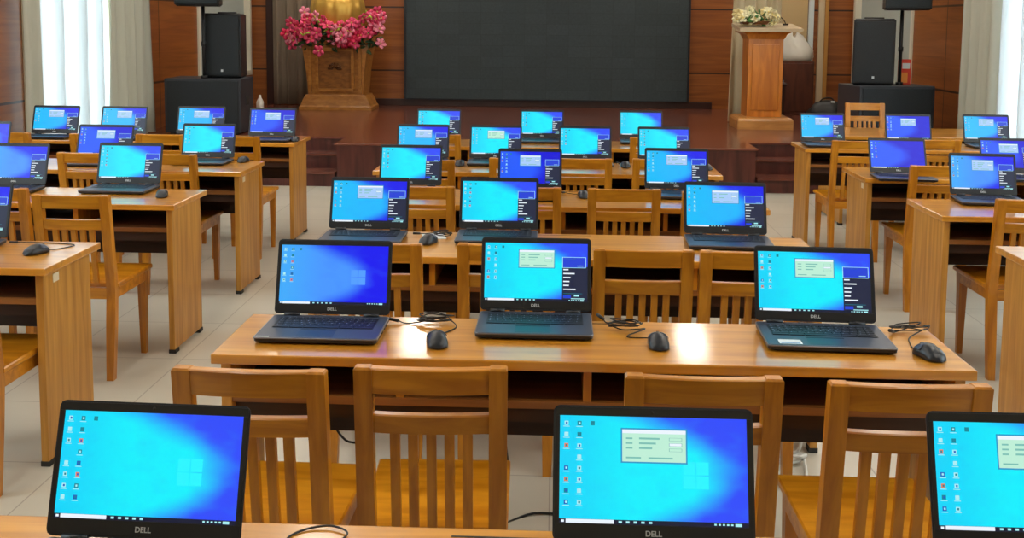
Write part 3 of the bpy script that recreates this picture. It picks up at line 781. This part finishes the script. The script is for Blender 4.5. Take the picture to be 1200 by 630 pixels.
mouse(-.36, 1.56, 40, 'mouse whose thin cable loops over the near desk edge at the bottom',
      [(-.45, 1.66, zt), (-.43, 1.70, zt), (-.385, 1.712, zt+.003), (-.35, 1.69, zt+.002), (-.375, 1.655, zt), (-.47, 1.64, zt+.004), (-.495, 1.63, zt+.008)])

# pale papers near the mouse on the third centre desk, cords
tag(add('paper_sheet', MB().box(-.045, .045, -.06, .06, 0, .004, 'sticker', .001), None, (-.50, 4.22, .75), (0, 0, R(15))), 'small pale paper by the mouse on the third centre desk', 'paper')
M['greyp'] = plain('beige_cloth_pad', (214, 196, 170), .7)
tag(add('power_cord', MB().tube(smooth_path([(-.09, 3.03, .60), (-.10, 3.06, .50), (-.14, 3.07, .40), (-.13, 3.06, .25), (-.15, 3.10, .10), (-.17, 3.2, .006), (-.05, 3.30, .006), (.10, 3.28, .006)]), .004, 'cable')), 'black cord hanging under the middle of the glossy desk', 'cord')
tag(add('power_cord', MB().tube(smooth_path([(-.70, 3.03, .60), (-.66, 3.06, .50), (-.68, 3.08, .40), (-.64, 3.07, .34), (-.58, 3.10, .30), (-.60, 3.15, .12), (-.66, 3.25, .006), (-.60, 3.4, .006)]), .004, 'cable')), 'black cord drooping under the left half of the glossy desk', 'cord')
wp_ = smooth_path([(.88, 3.5, .008), (.93, 3.62, .010)]+[(x, y+.72, z) for x, y, z in tangle(.90, 3.05, .006, 5, .06, 9)]+[(.95, 3.78, .10), (.97, 3.80, .3), (.96, 3.84, .45)])
tag(add('power_cord', MB().tube(wp_, .006, 'wcable')), 'white tangled power cord on the floor behind the right end of the glossy desk', 'cord')

# ------------------------------------------------------------------ loudspeakers
def grille():
    m, nt, b = nodes('speaker_grille'); N = nt.nodes; Lk = nt.links.new
    tc = N.new('ShaderNodeTexCoord'); v = N.new('ShaderNodeTexVoronoi'); v.inputs['Scale'].default_value = 160
    Lk(tc.outputs['Object'], v.inputs['Vector'])
    cr = N.new('ShaderNodeValToRGB'); cr.color_ramp.elements[0].color = srgb(9, 12, 15); cr.color_ramp.elements[1].color = srgb(26, 34, 42)
    Lk(v.outputs['Distance'], cr.inputs[0]); Lk(cr.outputs[0], b.inputs['Base Color']); b.inputs['Roughness'].default_value = .55
    return m
M['grille'] = grille(); M['cab'] = plain('speaker_cabinet', (17, 18, 22), .5); M['cabs'] = plain('subwoofer_cabinet', (40, 42, 50), .5)
def trap(w0, w1, d, h, m, bev=.02):
    mb = MB(); P_ = lambda e, z: [(-w0/2+e, 0+e, z), (w0/2-e, 0+e, z), (w1/2-e, d-e, z), (-w1/2+e, d-e, z)]
    return mb.loft([P_(bev, 0), P_(0, bev), P_(0, h-bev), P_(bev, h)], m)
def full_range(x, y, z, rz, label):
    o = thing('loudspeaker', (x, y, z), label, 'speaker', 'black loudspeakers beside the stage', R(rz))
    add('cabinet', trap(.42, .28, .38, .70, 'cab'), o)
    add('grille', MB().box(-.19, .19, -.012, 0, .03, .67, 'grille', .006), o)
    add('badge', MB().box(-.012, .012, -.016, -.012, .07, .095, 'logo', .001), o)['label'] = 'small grey badge'
    add('side_handle', MB().box(-.10, .10, .15, .20, .70, .715, 'pad', .004), o)
    return o
def sub(x, y, z, rz, label):
    o = thing('subwoofer', (x, y, z), label, 'speaker', 'black subwoofers under the loudspeakers', R(rz))
    add('cabinet', MB().box(-.41, .41, 0, .56, .015, .60, 'cabs', .012), o)
    add('grille', MB().box(-.38, .38, -.014, 0, .04, .575, 'grille', .005), o)
    for s in (-1, 1): add('side_handle', MB().box(s*.411-.004, s*.411+.004, .22, .34, .30, .40, 'pad', .003), o)
    for s in (-1, 1): add('foot', MB().box(s*.33-.03, s*.33+.03, .03, .53, 0, .015, 'pad'), o)
    return o
def upper(x, y, z0, z1, label, rz=0):
    o = thing('pole_speaker', (x, y, z0), label, 'speaker', 'speakers raised on poles', R(rz))
    h = z1-z0
    add('pole', MB().cyl((0, 0, 0), (0, 0, h+.02), .018, 'cab', 12).cyl((0, 0, 0), (0, 0, .03), .038, 'cab', 14).cyl((0, 0, h*.45), (0, 0, h*.45+.05), .026, 'cab', 12), o)
    add('cabinet', trap(.48, .30, .38, .72, 'cab').xf(Matrix.Translation((0, -.19, h))), o)
    add('grille', MB()  .box(-.22, .22, -.202, -.19, h+.03, h+.69, 'grille', .006), o)
    return o
sub(-3.775, 10.82, SZ, 3, 'black subwoofer box on the stage beside the bright curtain')
full_range(-3.60, 10.96, SZ+.60, -2, 'black loudspeaker standing on the left subwoofer')
upper(-3.775, 10.885, SZ+.60, 1.81, 'raised speaker on a pole above the left loudspeaker, only its bottom in view')
sub(3.58, 10.84, SZ, 8, 'black subwoofer box on the stage under the red and orange carton')
full_range(3.36, 10.98, SZ+.60, -14, 'black loudspeaker standing on the right subwoofer')
upper(3.67, 11.08, SZ+.60, 1.83, 'raised speaker on a pole beside the carton, only its bottom in view')
M['red'] = plain('carton_red', (214, 62, 40), .5); M['orange'] = plain('carton_orange', (238, 150, 60), .5)
t = thing('carton', (3.765, 11.22, SZ+.60), 'small red and orange carton standing on the right subwoofer', 'box')
add('box_body', MB().box(-.055, .055, -.05, .05, 0, .27, 'red', .004), t)
add('front_label', MB().box(-.045, .02, -.052, -.05, .02, .13, 'orange').box(-.04, .04, -.052, -.05, .17, .23, 'sticker'), t)['label'] = 'orange lower print'

# ------------------------------------------------------------------ pedestal with flowers and golden bust
M['ped'] = wood('carved_pedestal_wood', (150, 94, 34), (182, 124, 54), (8, 8, 20), .42, .1, .12)
M['pedd'] = wood('carved_pedestal_dark', (84, 48, 18), (120, 74, 30), (8, 8, 20), .5, 0, .3)
M['pedm'] = wood('pedestal_panel_shaded', (124, 76, 26), (158, 102, 42), (10, 10, 24), .5, 0, .4)  # recess tone darkened to paint in shade behind the raised frame
M['gold'] = plain('gold_paint', (222, 178, 84), .35, .55)
def sq(hw, hd, z, e=0): return [(-hw, -hd, z), (hw, -hd, z), (hw, hd, z), (-hw, hd, z)]
p = thing('carved_pedestal', (-3.06, 14.43, SZ), 'carved golden-brown wooden pedestal on the stage, wider at top, with fan carving', 'pedestal')
add('plinth', MB().loft([sq(.51, .30, 0), sq(.51, .30, .04), sq(.49, .29, .06), sq(.46, .275, .14), sq(.43, .27, .19), sq(.42, .265, .21)], 'ped'), p)
add('body', MB().loft([sq(.385, .26, .21), sq(.39, .26, .30), sq(.41, .27, .55), sq(.445, .29, .80), sq(.47, .29, .92), sq(.49, .30, .96), sq(.49, .30, 1.0)], 'ped'), p)
def slab(x0, x1, z0, z1, th, m):   # follows the sloping front
    yf = lambda z: -(.26+max(0, z-.3)*.055)
    return [[(x0, yf(z)-th, z), (x1, yf(z)-th, z), (x1, yf(z)+.01, z), (x0, yf(z)+.01, z)] for z in (z0, z1)]
mb = MB()
for a in ((-.25, .25, .26, .30), (-.27, .27, .82, .86), (-.27, -.23, .30, .82), (.23, .27, .30, .82), (-.37, -.33, .24, .86), (.33, .37, .24, .86)): mb.loft(slab(*a, .035, 'ped'), 'ped')
add('raised_frame', mb, p)
mb = MB(); mb.loft(slab(-.23, .23, .30, .82, .006, 'pedd'), 'pedm'); add('carved_panel', mb, p)
mb = MB(); 
for k in range(7):
    a = R(15+25*k); c0 = Vector((0, -.296, .56)); d = Vector((math.cos(a), 0, math.sin(a)))
    q0 = c0+d*.03; q1 = c0+d*(.10 if k not in (0, 6) else .095)
    mb.cyl(q0, q1, .008, 'pedd', 8, .018)
add('fan_carving', mb, p)['label'] = 'dark fan-shaped carving'
b = thing('golden_bust', (-3.08, 14.46, SZ+1.0), 'golden bust rising behind the pink flowers, cut by the top of the photo', 'sculpture')
add('draped_base', MB().lathe([(0, .33), (.03, .34), (.16, .345), (.30, .37), (.42, .385), (.55, .36), (.64, .20), (.70, .09)], 'gold', 96, lobes=14, amp=.022), b)
add('head', MB().lathe([(.68, .075), (.76, .075), (.80, .10), (.88, .125), (.98, .125), (1.05, .09), (1.08, .02)], 'gold', 24), b)

def petal_mesh(name, m, mc, r, n=5, seed=0):
    rnd = random.Random(seed); mb = MB()
    for k in range(n):
        a = 2*math.pi*k/n+rnd.uniform(-.15, .15); ca, sa = math.cos(a), math.sin(a)
        rg = []
        for t, w, z in ((.08, .10, 0), (.4, .34, .10), (.75, .40, .22), (1.0, .14, .20)):
            c0 = Vector((ca*t*r, sa*t*r, z*r)); s_ = Vector((-sa, ca, 0))*w*r
            rg.append([c0-s_, c0+Vector((0, 0, -.05*r)), c0+s_, c0+Vector((0, 0, .04*r))])
        mb.loft(rg, m, smooth=True)
    mb.lathe([(-.02*r, .05*r), (.15*r, .16*r), (.30*r, .03*r)], mc, 8)
    return mb.mesh(name)
def leaf_cluster(spots, r, m, rnd):
    mb = MB()
    for (x, y, z) in spots:
        d = Vector((rnd.uniform(-1, 1), rnd.uniform(-1, .4), rnd.uniform(-.6, .8))).normalized(); s_ = d.orthogonal().normalized(); c0 = Vector((x, y, z)); up = d.cross(s_)
        rg = [[c0+d*r*t-s_*w*r, c0+d*r*t+up*.03*r, c0+d*r*t+s_*w*r, c0+d*r*t-up*.03*r] for t, w in ((0, .05), (.35, .26), (.7, .22), (1, .03))]
        mb.loft(rg, m, smooth=True)
    return mb
M['pink1'] = plain('petal_pink', (244, 84, 128), .6); M['pink2'] = plain('petal_deep_pink', (228, 46, 92), .6); M['pink3'] = plain('petal_pale_pink', (252, 150, 176), .6)
M['yel'] = plain('flower_centre', (232, 210, 120), .6); M['leaf'] = plain('leaf_green', (52, 82, 46), .6); M['lime'] = plain('leaf_lime', (176, 190, 70), .6)
M['wpet'] = plain('petal_cream', (246, 238, 196), .6); M['wpet2'] = plain('petal_pale_yellow', (240, 222, 160), .6)
rnd = random.Random(11)
PM = [petal_mesh('blossom', k, 'yel', .085, 5, i) for i, k in enumerate(('pink1', 'pink2', 'pink3', 'pink1'))]
f = thing('flower_arrangement', (-3.03, 14.12, SZ+1.05), 'wide arrangement of bright pink blossoms with green leaves on the carved pedestal', 'flowers')
spots = []
for i in range(78):
    x = rnd.uniform(-.66, .64); w = 1-(abs(x)/.75)**2
    z = rnd.uniform(-.14, .17)+.10*(x > .3)+(.07 if -.5 < x < -.1 else 0); y = rnd.uniform(-.16, .06)*w-.05
    spots.append((x, y, z))
spots += [(-.42, -.1, .30), (.58, -.08, .32), (.50, -.1, .26), (-.70, -.05, .0), (.62, -.05, -.12), (-.2, -.2, -.22)]
for i, (x, y, z) in enumerate(spots):
    add('blossom', PM[i % 4], f, (x, y, z), (R(rnd.uniform(40, 115)), R(rnd.uniform(-30, 30)), R(rnd.uniform(-50, 50))), (1, 1, 1))
o = add('foliage', leaf_cluster([(rnd.uniform(-.6, .6), rnd.uniform(-.08, .1), rnd.uniform(-.20, .12)) for _ in range(150)], .12, 'leaf', rnd), f); o['kind'] = 'stuff'
o = add('lime_buds', leaf_cluster([(x+rnd.uniform(-.03, .03), -.14+rnd.uniform(-.05, .05), z+rnd.uniform(-.03, .05)) for x, z in ((-.27, .22), (-.1, .06), (.12, .10), (.46, .24), (-.42, -.0)) for _ in range(6)], .07, 'lime', rnd), f); o['kind'] = 'stuff'
add('flower_tray', MB().loft([sq(.46, .09, 0), sq(.50, .12, .03)], 'pedd').xf(Matrix.Translation((0, .02, -.05))), f)

# ------------------------------------------------------------------ lectern
M['lec'] = wood('lectern_wood', (178, 100, 22), (208, 128, 38), (14, 14, 2), .35, .2, .03)
M['lecb'] = wood('lectern_base_wood', (172, 112, 50), (202, 142, 72), (3, 14, 14), .35, .2, .03)
LY = 12.42
l = thing('lectern', (2.485, LY, SZ), 'tall wooden lectern on the stage with white flowers on top', 'lectern')
add('foot', MB().loft([sq(.325, .30, 0), sq(.325, .30, .10), sq(.315, .29, .125), sq(.29, .27, .14)], 'lecb'), l)
add('column', MB().box(-.205, .205, -.19, .19, .14, 1.10, 'lec', .006), l)
add('raised_panel', MB().box(-.16, .16, -.202, -.19, .22, 1.0, 'lec', .008), l)
add('collar', MB().loft([sq(.21, .195, 1.06), sq(.24, .22, 1.12), sq(.30, .25, 1.15)], 'lec'), l)
add('reading_top', MB().loft([[(x, y, z+(y+.28)*.10) for x, y in ((-.33, -.30), (.40, -.30), (.40, .28), (-.33, .28))] for z in (1.15, 1.19)], 'trimbeige'), l)
M['mic'] = plain('microphone_black', (25, 25, 28), .5)
t = thing('desk_microphone', (2.75, LY+.02, SZ+1.226), 'thin black gooseneck microphone on the lectern top', 'microphone')
add('microphone_base', MB().cyl((0, 0, 0), (0, 0, .02), .035, 'mic', 14), t)
add('gooseneck', MB().tube(smooth_path([(0, 0, .02), (-.03, 0, .07), (-.10, -.01, .12), (-.16, -.02, .13)]), .005, 'mic'), t)
add('microphone_head', MB().lathe([(-.0, .006), (.01, .012), (.035, .012), (.045, .004)], 'mic', 10).xf(Matrix.Translation((-.16, -.02, .13)) @ Matrix.Rotation(R(-90), 4, 'Y')), t)
PW = [petal_mesh('blossom', k, 'yel', .085, 6, 20+i) for i, k in enumerate(('wpet', 'wpet2', 'wpet'))]
f = thing('flower_arrangement', (2.36, LY-.05, SZ+1.232), 'low arrangement of creamy white blossoms on the lectern', 'flowers')
add('flower_tray', MB().loft([sq(.14, .10, 0), sq(.17, .12, .04)], 'pedd'), f)
for i in range(34):
    s = -1 if i < 21 else 1
    x = rnd.uniform(-.24, .02) if s < 0 else rnd.uniform(.08, .25)
    z = rnd.uniform(.03, .17)-.4*max(0, abs(x)-.12)
    add('blossom', PW[i % 3], f, (x, rnd.uniform(-.14, .04), z), (R(rnd.uniform(30, 110)), R(rnd.uniform(-30, 30)), R(rnd.uniform(-50, 50))), (.75, .75, .75))
M['leaf2'] = plain('leaf_bright_green', (70, 130, 60), .6)
o = add('foliage', leaf_cluster([(rnd.uniform(-.16, .16), rnd.uniform(-.14, .05), rnd.uniform(.02, .12)) for _ in range(60)], .08, 'leaf2', rnd), f); o['kind'] = 'stuff'

# ------------------------------------------------------------------ things behind the lectern
M['cabw'] = wood('cabinet_wood', (70, 34, 20), (98, 50, 30), (14, 14, 2), .4, .1, .03)
cb = thing('wooden_cabinet', (3.30, 14.25, SZ), 'dark brown wooden cabinet behind the lectern', 'cabinet')
add('cabinet_body', MB().box(-.22, .26, 0, .42, 0, .74, 'cabw', .006), cb)
d_ = add('door', MB().box(-.20, .24, -.018, 0, .05, .71, 'cabw', .004), cb); add('handle', MB().cyl((-.16, -.03, .36), (-.16, -.03, .48), .007, 'rim', 8).cyl((-.16, -.018, .37), (-.16, -.03, .37), .005, 'rim', 8).cyl((-.16, -.018, .47), (-.16, -.03, .47), .005, 'rim', 8), d_)
mb = MB(); rg = []
for z, r in ((0, .95), (.04, 1.05), (.12, 1.0), (.20, .8), (.27, .55), (.31, .15)):
    rg.append([((.02+.24*r*math.cos(t)*(1+.10*math.sin(5*t+z*20)+.06*math.sin(11*t+z*9))), .2+.17*r*math.sin(t)*(1+.08*math.cos(4*t)+.06*math.sin(9*t)), z*(1+.30*math.sin(t*2+1))) for t in [2*math.pi*i/28 for i in range(28)]])
tag(add('cloth_bundle', mb.loft(rg, 'wcloth', smooth=True), None, (3.30, 14.25, SZ+.741)), 'heap of white cloth on the dark cabinet behind the lectern', 'cloth')
s_ = thing('dark_stool', (2.95, 14.0, SZ), 'small dark stool between the lectern and the cabinet', 'stool')
add('seat', MB().loft([sq(.15, .15, .42), sq(.16, .16, .44), sq(.15, .15, .46)], 'darkwood'), s_)
for sx in (-1, 1):
    for sy in (-1, 1): add('leg', MB().loft([sq(.015, .015, 0), sq(.02, .02, .42)], 'darkwood').xf(Matrix.Translation((sx*.12, sy*.12, 0))), s_)
M['china'] = plain('white_china', (225, 222, 215), .3)
tag(add('white_cup', MB().lathe([(0, .025), (.01, .035), (.06, .045), (.09, .047), (.085, .042), (.03, .035)], 'china', 16), None, (2.95, 13.97, SZ+.461)), 'small white cup standing on the dark stool', 'cup')
tag(add('white_bottle', MB().lathe([(0, .04), (.01, .05), (.12, .05), (.16, .03), (.18, .018), (.21, .018), (.215, .01)], 'china', 16), None, (-4.05, 13.9, SZ)), 'small white bottle on the stage floor near the taupe curtain', 'bottle')
bg = thing('black_bag', (3.63, 13.75, SZ), 'crumpled black bag lying on the stage beside the right subwoofer', 'bag')
rg = []
for z, r in ((0, .9), (.04, 1.05), (.10, 1.0), (.16, .8), (.21, .6), (.25, .12)):
    rg.append([(.28*r*math.cos(t)*(1+.12*math.sin(3*t+z*15)), .16*r*math.sin(t)*(1+.1*math.cos(5*t)), z) for t in [2*math.pi*i/30 for i in range(30)]])
add('bag_body', MB().loft(rg, 'mic', smooth=True), bg)
add('strap', MB().tube(smooth_path([(-.14, -.02, .16), (-.08, -.04, .26), (.04, -.04, .27), (.10, -.02, .17)]), .010, 'mic'), bg)
add('white_tag', MB().box(.02, .07, -.09, -.08, .19, .24, 'sticker', .002), bg)['label'] = 'white paper tag'

# ------------------------------------------------------------------ camera, world, colour
F = 1200.0
pitch = math.atan(115/F); yaw = math.atan(50/F*math.cos(pitch)); roll = R(0.5)
cam = bpy.data.cameras.new('camera'); co = bpy.data.objects.new('camera', cam); COL.objects.link(co)
co.location = (0, 0, 1.634)
rot = Matrix.Rotation(yaw, 4, 'Z') @ Matrix.Rotation(R(90)-pitch, 4, 'X') @ Matrix.Rotation(roll, 4, 'Z')
co.rotation_euler = rot.to_euler()
cam.sensor_fit = 'HORIZONTAL'; cam.sensor_width = 36; cam.lens = F/1200*36
cam.shift_y = -(315-145)/1200
cam.clip_start = .05
sc.camera = co
w = bpy.data.worlds.new('World'); sc.world = w; w.use_nodes = True
w.node_tree.nodes['Background'].inputs[0].default_value = (.75, .85, 1, 1); w.node_tree.nodes['Background'].inputs[1].default_value = .3
vs = sc.view_settings
vs.view_transform = 'Standard'; vs.look = 'None'; vs.gamma = 1; vs.use_curve_mapping = False; vs.exposure = 0
